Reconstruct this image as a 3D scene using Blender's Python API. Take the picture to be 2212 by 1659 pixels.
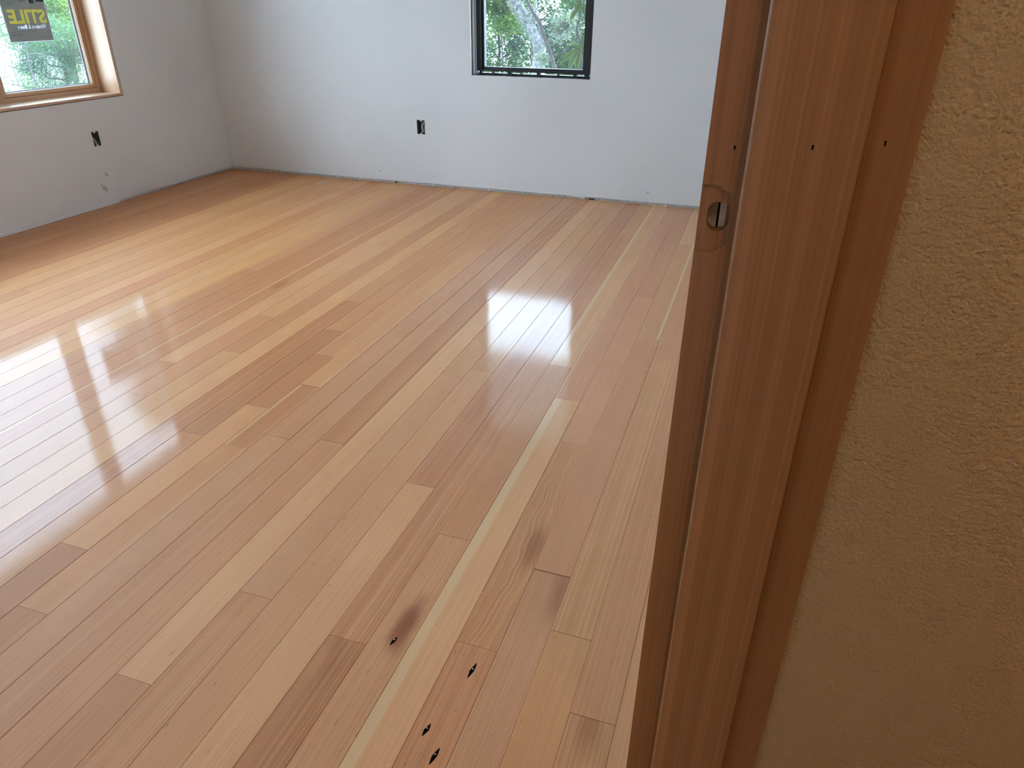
import bpy, bmesh, math, random
from mathutils import Vector, Matrix, noise

for o in list(bpy.data.objects):
    bpy.data.objects.remove(o)
sc = bpy.context.scene
COL = sc.collection

# ------------------------------------------------------------------ camera
F_PX, YAW, PITCH, ROLL, CAM_H = 1545.04, 0.322241, 0.491803, 0.007469, 1.107
cy, sy = math.cos(YAW), math.sin(YAW)
fwd0, right0, up0 = Vector((-sy, cy, 0)), Vector((cy, sy, 0)), Vector((0, 0, 1))
fwd = fwd0 * math.cos(PITCH) - up0 * math.sin(PITCH)
upv = up0 * math.cos(PITCH) + fwd0 * math.sin(PITCH)
right = right0 * math.cos(ROLL) + upv * math.sin(ROLL)
upc = upv * math.cos(ROLL) - right0 * math.sin(ROLL)
cam_d = bpy.data.cameras.new('camera')
cam_d.sensor_fit = 'HORIZONTAL'
cam_d.sensor_width = 36.0
cam_d.lens = 36.0 * F_PX / 2212.0
cam_d.clip_start = 0.02
cam = bpy.data.objects.new('camera', cam_d)
COL.objects.link(cam)
M = Matrix.Identity(4)
for i in range(3):
    M[i][0], M[i][1], M[i][2] = right[i], upc[i], -fwd[i]
M.translation = Vector((0, 0, CAM_H))
cam.matrix_world = M
sc.camera = cam


def at(px, py, Y):
    """world point at depth Y seen at a photograph pixel (used to survey outdoor plants)"""
    d = right * ((px - 1106) / F_PX) - upc * ((py - 829.5) / F_PX) + fwd
    return Vector((0, 0, CAM_H)) + d * (Y / d.y)


# ------------------------------------------------------------------ light
SKY = 19.0
w = bpy.data.worlds.new('overcast_sky')
sc.world = w
w.use_nodes = True
bg = w.node_tree.nodes['Background']
bg.inputs[0].default_value = (0.58, 0.79, 1.0, 1)
# overcast sky: twice as bright overhead as at the horizon, the same all round
_nt = w.node_tree
_tc = _nt.nodes.new('ShaderNodeTexCoord')
_sp = _nt.nodes.new('ShaderNodeSeparateXYZ')
_mr = _nt.nodes.new('ShaderNodeMapRange')
_nt.links.new(_tc.outputs['Generated'], _sp.inputs[0])
_nt.links.new(_sp.outputs[2], _mr.inputs[0])
_mr.inputs[1].default_value, _mr.inputs[2].default_value = 0.0, 1.0
_mr.inputs[3].default_value, _mr.inputs[4].default_value = SKY / 2, SKY
_nt.links.new(_mr.outputs[0], bg.inputs[1])
vs = sc.view_settings
vs.view_transform = 'Standard'
vs.look = 'None'
vs.exposure = 0.22
vs.gamma = 1.0
vs.use_curve_mapping = False
HALL_WATTS = 12.0
cyc = sc.cycles
cyc.max_bounces = 9
cyc.diffuse_bounces = 6
cyc.adaptive_threshold = 0.18
cyc.glossy_bounces = 3
cyc.transmission_bounces = 3
cyc.transparent_max_bounces = 12
cyc.caustics_reflective = False
cyc.caustics_refractive = False


# ------------------------------------------------------------------ helpers
R = random.Random(7)


def tag(o, label=None, cat=None, group=None, kind=None):
    if label: o['label'] = label
    if cat: o['category'] = cat
    if group: o['group'] = group
    if kind: o['kind'] = kind
    return o


def link(name, me, mat=None, parent=None, loc=None):
    o = bpy.data.objects.new(name, me)
    COL.objects.link(o)
    if mat and me: me.materials.append(mat)
    if parent: o.parent = parent
    if loc is not None: o.location = loc
    return o


def empty(name, loc=(0, 0, 0)):
    o = bpy.data.objects.new(name, None)
    o.empty_display_size = 0.1
    o.location = loc
    COL.objects.link(o)
    return o


def child(o, parent):
    """parent o, keeping its world place (parents here are only translated)"""
    o.parent = parent
    o.location = Vector(o.location) - Vector(parent.location)
    return o


class MB:
    def __init__(s):
        s.v, s.f = [], []

    def quad(s, a, b, c, d):
        n = len(s.v)
        s.v += [tuple(a), tuple(b), tuple(c), tuple(d)]
        s.f.append((n, n + 1, n + 2, n + 3))

    def box(s, x0, x1, y0, y1, z0, z1):
        n = len(s.v)
        s.v += [(x0, y0, z0), (x1, y0, z0), (x1, y1, z0), (x0, y1, z0), (x0, y0, z1), (x1, y0, z1), (x1, y1, z1), (x0, y1, z1)]
        for q in ((0, 3, 2, 1), (4, 5, 6, 7), (0, 1, 5, 4), (1, 2, 6, 5), (2, 3, 7, 6), (3, 0, 4, 7)):
            s.f.append(tuple(n + i for i in q))

    def tube(s, pts, radii, sides=8, cap=True):
        n0 = len(s.v)
        pts = [Vector(p) for p in pts]
        for i, p in enumerate(pts):
            t = (pts[min(i + 1, len(pts) - 1)] - pts[max(i - 1, 0)]).normalized()
            a = t.cross(Vector((0.31, 0.17, 0.93)))
            if a.length < 1e-3: a = t.cross(Vector((1, 0, 0)))
            a.normalize()
            b = t.cross(a)
            for k in range(sides):
                an = 2 * math.pi * k / sides
                s.v.append(tuple(p + (a * math.cos(an) + b * math.sin(an)) * radii[i]))
        for i in range(len(pts) - 1):
            for k in range(sides):
                k2 = (k + 1) % sides
                s.f.append((n0 + i * sides + k, n0 + i * sides + k2, n0 + (i + 1) * sides + k2, n0 + (i + 1) * sides + k))
        if cap:
            s.f.append(tuple(n0 + k for k in reversed(range(sides))))
            s.f.append(tuple(n0 + (len(pts) - 1) * sides + k for k in range(sides)))

    def mesh(s, name):
        me = bpy.data.meshes.new(name)
        me.from_pydata(s.v, [], s.f)
        me.update()
        return me

    def build(s, name, mat, parent=None, bevel=0.0, smooth=False):
        me = s.mesh(name)
        if bevel:
            bm = bmesh.new()
            bm.from_mesh(me)
            bmesh.ops.bevel(bm, geom=bm.edges[:] + bm.verts[:], offset=bevel, segments=2, affect='EDGES', profile=0.6)
            bm.to_mesh(me)
            bm.free()
        if smooth:
            for p in me.polygons: p.use_smooth = True
        o = link(name, me, mat)
        if parent: child(o, parent)
        return o


def box_obj(name, mat, parent, b, bevel=0.0):
    """a box as an object with its origin at the box centre"""
    x0, x1, y0, y1, z0, z1 = b
    c = Vector(((x0 + x1) / 2, (y0 + y1) / 2, (z0 + z1) / 2))
    m = MB()
    m.box(x0 - c.x, x1 - c.x, y0 - c.y, y1 - c.y, z0 - c.z, z1 - c.z)
    o = m.build(name, mat, None, bevel)
    o.location = c
    if parent: child(o, parent)
    return o


def plate(outer, holes, y0, y1):
    """flat plate in the x-z plane from y0 (front) to y1 with real holes; returns (verts, faces)"""
    bm = bmesh.new()
    edges = []
    for loop in [outer] + holes:
        vs_ = [bm.verts.new((p[0], y0, p[1])) for p in loop]
        for i in range(len(vs_)):
            edges.append(bm.edges.new((vs_[i], vs_[(i + 1) % len(vs_)])))
    bmesh.ops.triangle_fill(bm, use_beauty=True, use_dissolve=False, edges=edges)
    geom = bm.faces[:]
    ret = bmesh.ops.extrude_face_region(bm, geom=geom)
    bmesh.ops.translate(bm, vec=(0, y1 - y0, 0), verts=[v for v in ret['geom'] if isinstance(v, bmesh.types.BMVert)])
    bmesh.ops.recalc_face_normals(bm, faces=bm.faces[:])
    bm.verts.index_update()
    V = [tuple(v.co) for v in bm.verts]
    Fc = [tuple(v.index for v in f.verts) for f in bm.faces]
    bm.free()
    return V, Fc


# ------------------------------------------------------------------ materials
def new_mat(name):
    m = bpy.data.materials.new(name)
    m.use_nodes = True
    nt = m.node_tree
    return m, nt, nt.nodes['Principled BSDF']


class G:
    """tiny node-graph helper"""
    def __init__(s, nt):
        s.nt = nt

    def n(s, t, **kw):
        nd = s.nt.nodes.new(t)
        for k, v in kw.items(): setattr(nd, k, v)
        return nd

    def put(s, sock, v):
        if isinstance(v, bpy.types.NodeSocket): s.nt.links.new(v, sock)
        elif v is not None: sock.default_value = v

    def math(s, op, a, b=None, c=None, clamp=False):
        nd = s.n('ShaderNodeMath', operation=op, use_clamp=clamp)
        s.put(nd.inputs[0], a)
        if b is not None: s.put(nd.inputs[1], b)
        if c is not None: s.put(nd.inputs[2], c)
        return nd.outputs[0]

    def mix(s, f, a, b, blend='MIX'):
        nd = s.n('ShaderNodeMix', data_type='RGBA', blend_type=blend)
        s.put(nd.inputs[0], f)
        s.put(nd.inputs[6], a)
        s.put(nd.inputs[7], b)
        return nd.outputs[2]

    def xyz(s, x, y, z):
        nd = s.n('ShaderNodeCombineXYZ')
        for i, v in enumerate((x, y, z)): s.put(nd.inputs[i], v)
        return nd.outputs[0]

    def sep(s, v):
        nd = s.n('ShaderNodeSeparateXYZ')
        s.put(nd.inputs[0], v)
        return nd.outputs

    def noise(s, vec, scale=1.0, detail=2.0, rough=0.5, dist=0.0):
        nd = s.n('ShaderNodeTexNoise')
        s.put(nd.inputs['Vector'], vec)
        s.put(nd.inputs['Scale'], scale)
        nd.inputs['Detail'].default_value = detail
        nd.inputs['Roughness'].default_value = rough
        nd.inputs['Distortion'].default_value = dist
        return nd.outputs[0]

    def rng(s, v, a, b, c=0.0, d=1.0, smooth=False):
        nd = s.n('ShaderNodeMapRange', interpolation_type='SMOOTHSTEP' if smooth else 'LINEAR')
        for i, q in enumerate((v, a, b, c, d)): s.put(nd.inputs[i], q)
        return nd.outputs[0]

    def bump(s, h, strength, dist=0.001, nrm=None):
        nd = s.n('ShaderNodeBump')
        nd.inputs['Strength'].default_value = strength
        nd.inputs['Distance'].default_value = dist
        s.put(nd.inputs['Height'], h)
        if nrm is not None: s.put(nd.inputs['Normal'], nrm)
        return nd.outputs[0]

    def attr(s, name):
        nd = s.n('ShaderNodeAttribute', attribute_type='OBJECT', attribute_name=name)
        return nd.outputs['Fac']


def simple(name, col, rough=0.6, noise_amt=0.0, nscale=30, bump=0.0, bscale=80, spec=0.5, bdist=0.001):
    m, nt, p = new_mat(name)
    g = G(nt)
    p.inputs['Roughness'].default_value = rough
    p.inputs['Specular IOR Level'].default_value = spec
    geo = g.n('ShaderNodeNewGeometry').outputs['Position']
    if noise_amt:
        nz = g.noise(geo, nscale, 3)
        f = g.rng(nz, 0.25, 0.75, 1 - noise_amt, 1 + noise_amt)
        c = g.n('ShaderNodeVectorMath', operation='SCALE')
        c.inputs[0].default_value = col[:3]
        g.put(c.inputs['Scale'], f)
        nt.links.new(c.outputs[0], p.inputs['Base Color'])
    else:
        p.inputs['Base Color'].default_value = (*col[:3], 1)
    if bump:
        nt.links.new(g.bump(g.noise(geo, bscale, 3), bump, bdist), p.inputs['Normal'])
    return m


def painted_wall(name, col, s1, s2, strength, marks=()):
    """paint on textured drywall; marks = small scuffs (x, y, z, size) left by knocks and nails"""
    m, nt, p = new_mat(name)
    g = G(nt)
    p.inputs['Roughness'].default_value = 0.62
    p.inputs['Specular IOR Level'].default_value = 0.3
    geo = g.n('ShaderNodeNewGeometry').outputs['Position']
    big = g.noise(geo, 1.7, 0)
    base = g.mix(g.rng(big, 0.3, 0.7), (*[c * 0.97 for c in col], 1), (*[min(1, c * 1.03) for c in col], 1))
    mnz = g.math('MULTIPLY', g.math('SUBTRACT', g.noise(geo, 90, 1), 0.5), 1.2) if marks else None
    for (x, y, z, sx, sz, amt) in marks:
        d = g.n('ShaderNodeVectorMath', operation='SUBTRACT')
        g.put(d.inputs[0], geo)
        d.inputs[1].default_value = (x, y, z)
        o = g.sep(d.outputs[0])
        h = g.math('ADD', o[0], o[1])
        h = g.math('DIVIDE', g.math('ADD', h, g.math('MULTIPLY', o[2], 0.35)), sx)
        v = g.math('DIVIDE', o[2], sz)
        r = g.math('SQRT', g.math('ADD', g.math('MULTIPLY', h, h), g.math('MULTIPLY', v, v)))
        r = g.math('ADD', r, mnz)
        mask = g.rng(r, 0.6, 1.1, amt, 0.0)
        base = g.mix(mask, base, (0.12, 0.10, 0.085, 1))
    nt.links.new(base, p.inputs['Base Color'])
    a = g.noise(geo, s1, 1, 0.55)
    b = g.noise(geo, s2, 0, 0.5)
    h = g.math('ADD', a, g.math('MULTIPLY', b, 0.5))
    nt.links.new(g.bump(h, strength, 0.003), p.inputs['Normal'])
    return m


def floor_wood():
    m, nt, p = new_mat('fir_floor_finish')
    g = G(nt)
    oi = g.n('ShaderNodeObjectInfo')
    pos = g.n('ShaderNodeNewGeometry').outputs['Position']
    dv = g.n('ShaderNodeVectorMath', operation='SUBTRACT')
    g.put(dv.inputs[0], pos)
    g.put(dv.inputs[1], oi.outputs['Location'])
    x, y, z = g.sep(dv.outputs[0])
    wx, wy, wz = g.sep(pos)
    rnd = g.math('MULTIPLY', oi.outputs['Random'], 91.7)
    fig = g.attr('figure')      # how far the grain wanders, metres
    frq = g.attr('grain')       # growth rings per metre across the board
    con = g.attr('contrast')
    sap = g.attr('sap')         # sapwood edge, signed share of the width
    # wandering grain
    wn = g.noise(g.xyz(g.math('MULTIPLY', x, 4.0), g.math('MULTIPLY', y, 1.6), rnd), 1.0, 1, 0.55)
    wn2 = g.noise(g.xyz(g.math('MULTIPLY', x, 30.0), g.math('MULTIPLY', y, 14.0), rnd), 1.0, 0, 0.5)
    off = g.math('ADD', g.math('SUBTRACT', wn, 0.5), g.math('MULTIPLY', g.math('SUBTRACT', wn2, 0.5), 0.12))
    xd = g.math('ADD', x, g.math('MULTIPLY', off, fig))
    ring = g.noise(g.xyz(g.math('MULTIPLY', xd, frq), g.math('MULTIPLY', y, 0.25), rnd), 1.0, 1.0, 0.4)
    ring = g.rng(ring, 0.36, 0.64)
    fine = g.noise(g.xyz(g.math('MULTIPLY', xd, 900.0), g.math('MULTIPLY', y, 5.0), rnd), 1.0, 1, 0.6)
    blot = g.noise(g.xyz(g.math('MULTIPLY', x, 7.0), g.math('MULTIPLY', y, 1.9), rnd), 1.0, 2, 0.6)
    blot2 = g.noise(g.xyz(g.math('MULTIPLY', x, 22.0), g.math('MULTIPLY', y, 9.0), rnd), 1.0, 1, 0.5)
    base = oi.outputs['Color']
    dark = g.mix(1.0, base, (0.80, 0.69, 0.58, 1), 'MULTIPLY')
    lite = g.mix(1.0, base, (1.07, 1.07, 1.05, 1), 'MULTIPLY')
    c = g.mix(g.math('MULTIPLY', g.math('SUBTRACT', 1.0, ring), con), lite, dark)
    c = g.mix(g.rng(fine, 0.35, 0.75, 0.0, 0.34), c, g.mix(1.0, base, (0.74, 0.62, 0.52, 1), 'MULTIPLY'))
    c = g.mix(g.rng(blot, 0.42, 0.78, 0.0, 0.50), c, g.mix(1.0, base, (0.86, 0.74, 0.64, 1), 'MULTIPLY'))
    c = g.mix(g.rng(blot2, 0.5, 0.8, 0.0, 0.28), c, g.mix(1.0, base, (1.08, 1.04, 0.98, 1), 'MULTIPLY'))
    # small pitch flecks
    fl = g.noise(g.xyz(g.math('MULTIPLY', x, 260.0), g.math('MULTIPLY', y, 42.0), rnd), 1.0, 0)
    c = g.mix(g.rng(fl, 0.835, 0.87, 0.0, 0.5), c, (0.13, 0.055, 0.025, 1))
    # pale sapwood along one edge
    u = g.math('DIVIDE', x, 0.0815)
    t = g.math('ADD', 0.5, g.math('MULTIPLY', u, g.math('SIGN', sap)))
    t = g.math('ADD', t, g.math('MULTIPLY', g.math('SUBTRACT', wn, 0.5), 0.06))
    msk = g.rng(g.math('SUBTRACT', t, g.math('SUBTRACT', 1.0, g.math('ABSOLUTE', sap))), 0.0, 0.03, 0.0, 0.65)
    c = g.mix(msk, c, g.mix(g.rng(fine, 0.3, 0.8, 0.0, 0.25), (0.72, 0.50, 0.275, 1), (0.62, 0.415, 0.22, 1)))
    # one reddish stain per board at most
    sa, sx, sy_ = g.attr('stain'), g.attr('stain_x'), g.attr('stain_y')
    ex = g.math('DIVIDE', g.math('SUBTRACT', x, sx), 0.030)
    ey = g.math('DIVIDE', g.math('SUBTRACT', y, sy_), 0.10)
    rr = g.math('SQRT', g.math('ADD', g.math('MULTIPLY', ex, ex), g.math('MULTIPLY', ey, ey)))
    rr = g.math('ADD', rr, g.math('MULTIPLY', g.math('SUBTRACT', blot2, 0.5), 0.9))
    sm = g.math('MULTIPLY', g.rng(rr, 0.1, 1.1, 1.0, 0.0, True), sa)
    c = g.mix(sm, c, (0.23, 0.050, 0.012, 1))
    # freshly rolled coat on the window side, its edge following a board seam
    wet = g.rng(g.math('ADD', wx, g.math('MULTIPLY', g.math('SUBTRACT', g.noise(pos, 9, 1), 0.5), 0.012)), -1.247, -1.238, 1.0, 0.0)
    c = g.mix(g.math('MULTIPLY', wet, 0.8), c, g.mix(1.0, c, (0.93, 0.83, 0.68, 1), 'MULTIPLY'))
    nt.links.new(c, p.inputs['Base Color'])
    p.inputs['Roughness'].default_value = 0.5
    p.inputs['Specular IOR Level'].default_value = 0.2
    nt.links.new(g.math('SUBTRACT', 0.42, g.math('MULTIPLY', wet, 0.17)), p.inputs['Coat Weight'])
    p.inputs['Coat IOR'].default_value = 1.7
    ro = g.math('SUBTRACT', 0.085, g.math('MULTIPLY', wet, 0.035))
    nt.links.new(ro, p.inputs['Coat Roughness'])
    orange = g.noise(pos, 420, 0)
    wav = g.noise(g.xyz(g.math('MULTIPLY', wx, 14.0), g.math('MULTIPLY', wy, 4.0), 0.0), 1.0, 0)
    h2 = g.math('ADD', g.math('MULTIPLY', orange, 0.12), g.math('MULTIPLY', wav, 1.2))
    nt.links.new(g.bump(h2, 0.35, 0.0006), p.inputs['Coat Normal'])
    return m


def trim_wood(name, c0, c1, axis=2, freq=300, rough=0.4, con=0.8, coat=0.25, fig=0.01):
    """straight-grained varnished fir; axis = grain direction"""
    m, nt, p = new_mat(name)
    g = G(nt)
    oi = g.n('ShaderNodeObjectInfo')
    pos = g.n('ShaderNodeNewGeometry').outputs['Position']
    q = list(g.sep(pos))
    along = q.pop(axis)
    rnd = g.math('MULTIPLY', oi.outputs['Random'], 37.0)
    ac = g.math('ADD', q[0], g.math('MULTIPLY', q[1], 1.3))
    wn = g.noise(g.xyz(g.math('MULTIPLY', ac, 3.0), g.math('MULTIPLY', along, 1.1), rnd), 1.0, 3)
    ac2 = g.math('ADD', ac, g.math('MULTIPLY', g.math('SUBTRACT', wn, 0.5), fig))
    ring = g.rng(g.noise(g.xyz(g.math('MULTIPLY', ac2, freq), g.math('MULTIPLY', along, 0.4), rnd), 1.0, 2, 0.5), 0.35, 0.65)
    slow = g.rng(g.noise(g.xyz(g.math('MULTIPLY', ac2, 45.0), g.math('MULTIPLY', along, 0.7), rnd), 1.0, 2), 0.3, 0.7)
    fine = g.noise(g.xyz(g.math('MULTIPLY', ac2, 1400.0), g.math('MULTIPLY', along, 9.0), rnd), 1.0, 2)
    f = g.math('ADD', g.math('MULTIPLY', ring, con), g.math('MULTIPLY', slow, 0.45))
    f = g.math('ADD', g.math('MULTIPLY', fine, 0.25), g.math('MULTIPLY', f, 0.62), clamp=True)
    nt.links.new(g.mix(f, (*c0, 1), (*c1, 1)), p.inputs['Base Color'])
    p.inputs['Roughness'].default_value = rough
    p.inputs['Coat Weight'].default_value = coat
    p.inputs['Coat Roughness'].default_value = 0.25
    nt.links.new(g.bump(g.math('ADD', fine, ring), 0.12, 0.0006), p.inputs['Normal'])
    return m


def glass_mat(name, tint, haze):
    """clear pane with a faint white veil mixed in to lift the blacks"""
    m = bpy.data.materials.new(name)
    m.use_nodes = True
    nt = m.node_tree
    nt.nodes.remove(nt.nodes['Principled BSDF'])
    g = G(nt)
    tr = g.n('ShaderNodeBsdfTransparent')
    tr.inputs[0].default_value = (*tint, 1)
    gl = g.n('ShaderNodeBsdfGlossy')
    gl.inputs['Roughness'].default_value = 0.01
    ge = g.n('ShaderNodeNewGeometry')
    dt = g.n('ShaderNodeVectorMath', operation='DOT_PRODUCT')
    nt.links.new(ge.outputs['Incoming'], dt.inputs[0])
    nt.links.new(ge.outputs['Normal'], dt.inputs[1])
    fr = g.math('ADD', 0.04, g.math('MULTIPLY', 0.96, g.math('POWER', g.math('SUBTRACT', 1.0, g.math('ABSOLUTE', dt.outputs['Value'])), 5.0)))
    veil = g.n('ShaderNodeBsdfTranslucent')  # translucent white share imitates haze over the view outside
    veil.inputs[0].default_value = (0.95, 0.97, 1.0, 1)
    m1 = g.n('ShaderNodeMixShader')
    nt.links.new(fr, m1.inputs[0])
    nt.links.new(tr.outputs[0], m1.inputs[1])
    nt.links.new(gl.outputs[0], m1.inputs[2])
    m2 = g.n('ShaderNodeMixShader')
    pos = g.n('ShaderNodeNewGeometry').outputs['Position']
    nz = g.noise(pos, 9, 4, 0.6)
    g.put(m2.inputs[0], g.rng(nz, 0.3, 0.75, haze * 0.6, haze * 1.5))
    nt.links.new(m1.outputs[0], m2.inputs[1])
    nt.links.new(veil.outputs[0], m2.inputs[2])
    nt.links.new(m2.outputs[0], nt.nodes['Material Output'].inputs[0])
    return m


def leaf_mat(name, c0, c1, scale=3.0, trans=0.35):
    m, nt, p = new_mat(name)
    g = G(nt)
    pos = g.n('ShaderNodeNewGeometry').outputs['Position']
    f = g.rng(g.noise(pos, scale, 3), 0.35, 0.65)
    col = g.mix(f, (*c0, 1), (*c1, 1))
    nt.links.new(col, p.inputs['Base Color'])
    p.inputs['Roughness'].default_value = 0.5
    tl = g.n('ShaderNodeBsdfTranslucent')
    nt.links.new(g.mix(1.0, col, (1.2, 1.5, 0.6, 1), 'MULTIPLY'), tl.inputs[0])
    mx = g.n('ShaderNodeMixShader')
    mx.inputs[0].default_value = trans
    nt.links.new(p.outputs[0], mx.inputs[1])
    nt.links.new(tl.outputs[0], mx.inputs[2])
    nt.links.new(mx.outputs[0], nt.nodes['Material Output'].inputs[0])
    return m


FLOOR = floor_wood()
WHITE = painted_wall('white_wall_paint', (0.695, 0.69, 0.68), 170, 60, 0.22,
                     marks=((-3.681, 3.352, 0.175, 0.008, 0.016, 0.5), (-3.681, 3.317, 0.10, 0.018, 0.020, 0.45),
                            (-3.681, 3.30, 0.128, 0.006, 0.014, 0.4), (-2.45, 4.461, 0.075, 0.005, 0.005, 0.7),
                            (-2.05, 4.461, 0.068, 0.005, 0.005, 0.7), (-0.62, 4.461, 0.075, 0.004, 0.007, 0.6)))
CEIL = simple('ceiling_paint', (0.80, 0.78, 0.74), 0.7)
TAN = painted_wall('tan_hall_paint', (0.50, 0.37, 0.225), 250, 120, 1.0)
HALLW = painted_wall('hall_paint', (0.55, 0.42, 0.27), 205, 75, 0.5)
STUD = simple('framing_lumber', (0.55, 0.43, 0.29), 0.8, 0.2, 40)
PLATE = simple('sole_plate_overspray', (0.62, 0.60, 0.57), 0.85, 0.25, 55)
SHEATH = simple('exterior_sheathing', (0.30, 0.27, 0.22), 0.85, 0.15, 20)
SUB = simple('subfloor_boards', (0.06, 0.045, 0.03), 0.9, 0.2, 20)
BLACK = simple('black_window_frame', (0.012, 0.012, 0.014), 0.35, 0.2, 60)
DARKWOOD = simple('tarred_reveal', (0.030, 0.024, 0.020), 0.7, 0.3, 60)
VINYL = simple('white_vinyl_strip', (0.66, 0.64, 0.60), 0.5, 0.1, 60)
JAMB = trim_wood('varnished_fir_jamb', (0.24, 0.100, 0.038), (0.38, 0.182, 0.080), 2, 330, 0.42, 0.8, 0.2)
JAMB2 = trim_wood('varnished_fir_stop', (0.27, 0.122, 0.048), (0.45, 0.225, 0.102), 2, 300, 0.40, 0.85, 0.7)
WINWOOD = trim_wood('fir_window_frame', (0.40, 0.22, 0.11), (0.58, 0.36, 0.21), 2, 260, 0.45, 0.6, 0.2)
WINWOODH = trim_wood('fir_window_rail', (0.40, 0.22, 0.11), (0.58, 0.36, 0.21), 1, 260, 0.45, 0.6, 0.2)
LINER = trim_wood('fir_window_liner', (0.50, 0.30, 0.17), (0.66, 0.45, 0.29), 2, 240, 0.32, 0.6, 0.4)
LINERH = trim_wood('fir_window_sill', (0.50, 0.30, 0.17), (0.66, 0.45, 0.29), 1, 240, 0.30, 0.6, 0.5)
GASKET = simple('grey_glazing_bar', (0.22, 0.24, 0.26), 0.4)
SEAL = simple('white_glazing_bead', (0.75, 0.76, 0.77), 0.4)
GLASS = glass_mat('window_glass', (0.96, 0.965, 0.965), 0.008)
BOXM = simple('grey_device_box', (0.15, 0.155, 0.165), 0.6, 0.1, 60)
EAR = simple('box_screw_ear', (0.62, 0.62, 0.60), 0.6)
CABLE = simple('cable_sheath', (0.62, 0.60, 0.55), 0.5)
CABLEW = simple('cable_wire', (0.40, 0.38, 0.33), 0.5)
KNOT = simple('black_knot', (0.006, 0.004, 0.003), 0.95, spec=0.05)
GLINT = simple('pale_glint', (0.85, 0.83, 0.78), 0.3)
CRUMB = simple('plaster_crumb', (0.75, 0.74, 0.71), 0.9, 0.15, 200)
CRUMBD = simple('dark_debris', (0.05, 0.04, 0.035), 0.9)
GRAVEL = simple('pale_gravel', (0.46, 0.45, 0.43), 0.9, 0.25, 3)
BARK = simple('bark', (0.045, 0.038, 0.034), 0.9, 0.5, 25, 0.6, 40, bdist=0.01)
LICHEN = simple('lichen_bark', (0.20, 0.205, 0.21), 0.9, 0.75, 38, 0.8, 60, bdist=0.01)
TWIG = simple('twig_bark', (0.075, 0.066, 0.066), 0.9, 0.5, 25)
NEEDLE = leaf_mat('evergreen_needles', (0.024, 0.066, 0.046), (0.075, 0.140, 0.050), 2.2)
NEEDLE2 = leaf_mat('yellow_green_foliage', (0.055, 0.105, 0.022), (0.12, 0.19, 0.035), 3)
SHRUBM = leaf_mat('shrub_leaves', (0.028, 0.074, 0.046), (0.088, 0.155, 0.060), 2.5)
RHODO = leaf_mat('large_glossy_leaves', (0.055, 0.10, 0.008), (0.10, 0.16, 0.014), 6)
MOSS = leaf_mat('pale_lichen_tufts', (0.15, 0.18, 0.15), (0.24, 0.26, 0.23), 6, 0.2)

# ------------------------------------------------------------------ the room
XL, YF, XR, YN, ZC = -3.681, 4.461, -0.046, -0.45, 2.44


def wall_mesh(u0, u1, z0, z1, holes, thick, bottom):
    """drywall sheet in (u, z); front face at d=0, back at d=thick; bottom(u) gives the ragged lower edge"""
    V, Fc = [], []
    us = sorted({u0, u1, *[h[0] for h in holes], *[h[1] for h in holes]})
    zb = 0.05
    zs = sorted({zb, z1, *[h[2] for h in holes], *[h[3] for h in holes]})

    def solid(i, j):
        if i < 0 or j < 0 or i >= len(us) - 1 or j >= len(zs) - 1: return False
        uc, zc = (us[i] + us[i + 1]) / 2, (zs[j] + zs[j + 1]) / 2
        return not any(h[0] < uc < h[1] and h[2] < zc < h[3] for h in holes)

    def q(*pts):
        n = len(V)
        V.extend(pts)
        Fc.append(tuple(range(n, n + len(pts))))
    for i in range(len(us) - 1):
        for j in range(len(zs) - 1):
            if not solid(i, j): continue
            a, b, c, d = us[i], us[i + 1], zs[j], zs[j + 1]
            q((a, 0, c), (b, 0, c), (b, 0, d), (a, 0, d))
            q((a, thick, c), (a, thick, d), (b, thick, d), (b, thick, c))
            if not solid(i - 1, j): q((a, 0, c), (a, 0, d), (a, thick, d), (a, thick, c))
            if not solid(i + 1, j): q((b, 0, c), (b, thick, c), (b, thick, d), (b, 0, d))
            if not solid(i, j - 1) and j > 0: q((a, 0, c), (a, thick, c), (b, thick, c), (b, 0, c))
            if not solid(i, j + 1): q((a, 0, d), (b, 0, d), (b, thick, d), (a, thick, d))
    n = max(2, int((u1 - u0) / 0.012))
    prev = None
    for k in range(n + 1):
        u = u0 + (u1 - u0) * k / n
        cur = (u, bottom(u))
        if prev:
            (a, za), (b, zb2) = prev, cur
            q((a, 0, za), (b, 0, zb2), (b, 0, zb), (a, 0, zb))
            q((a, 0, za), (a, thick, za), (b, thick, zb2), (b, 0, zb2))
            q((a, thick, za), (a, thick, zb), (b, thick, zb), (b, thick, zb2))
        prev = cur
    return V, Fc


def wall_obj(name, V, Fc, mat, fn, label):
    me = bpy.data.meshes.new(name)
    me.from_pydata([fn(*p) for p in V], [], Fc)
    bm = bmesh.new()
    bm.from_mesh(me)
    bmesh.ops.remove_doubles(bm, verts=bm.verts[:], dist=1e-5)
    bmesh.ops.recalc_face_normals(bm, faces=bm.faces[:])
    bm.to_mesh(me)
    bm.free()
    o = link(name, me, mat)
    tag(o, label, 'wall', kind='structure')
    return o


def far_bottom(u):
    b = 0.0155 + 0.003 * noise.noise((u * 6, 0, 3)) + 0.0012 * noise.noise((u * 55, 2, 0))
    if -1.10 < u < -1.02: b -= 0.005
    if u < -3.3: b += 0.006
    return b


def left_bottom(y):
    if y < 3.398: return 0.0012 + 0.0012 * abs(noise.noise((y * 30, 0, 1)))
    return 0.016 + 0.004 * noise.noise((y * 5, 1, 0)) + 0.0015 * noise.noise((y * 60, 2, 0))


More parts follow.
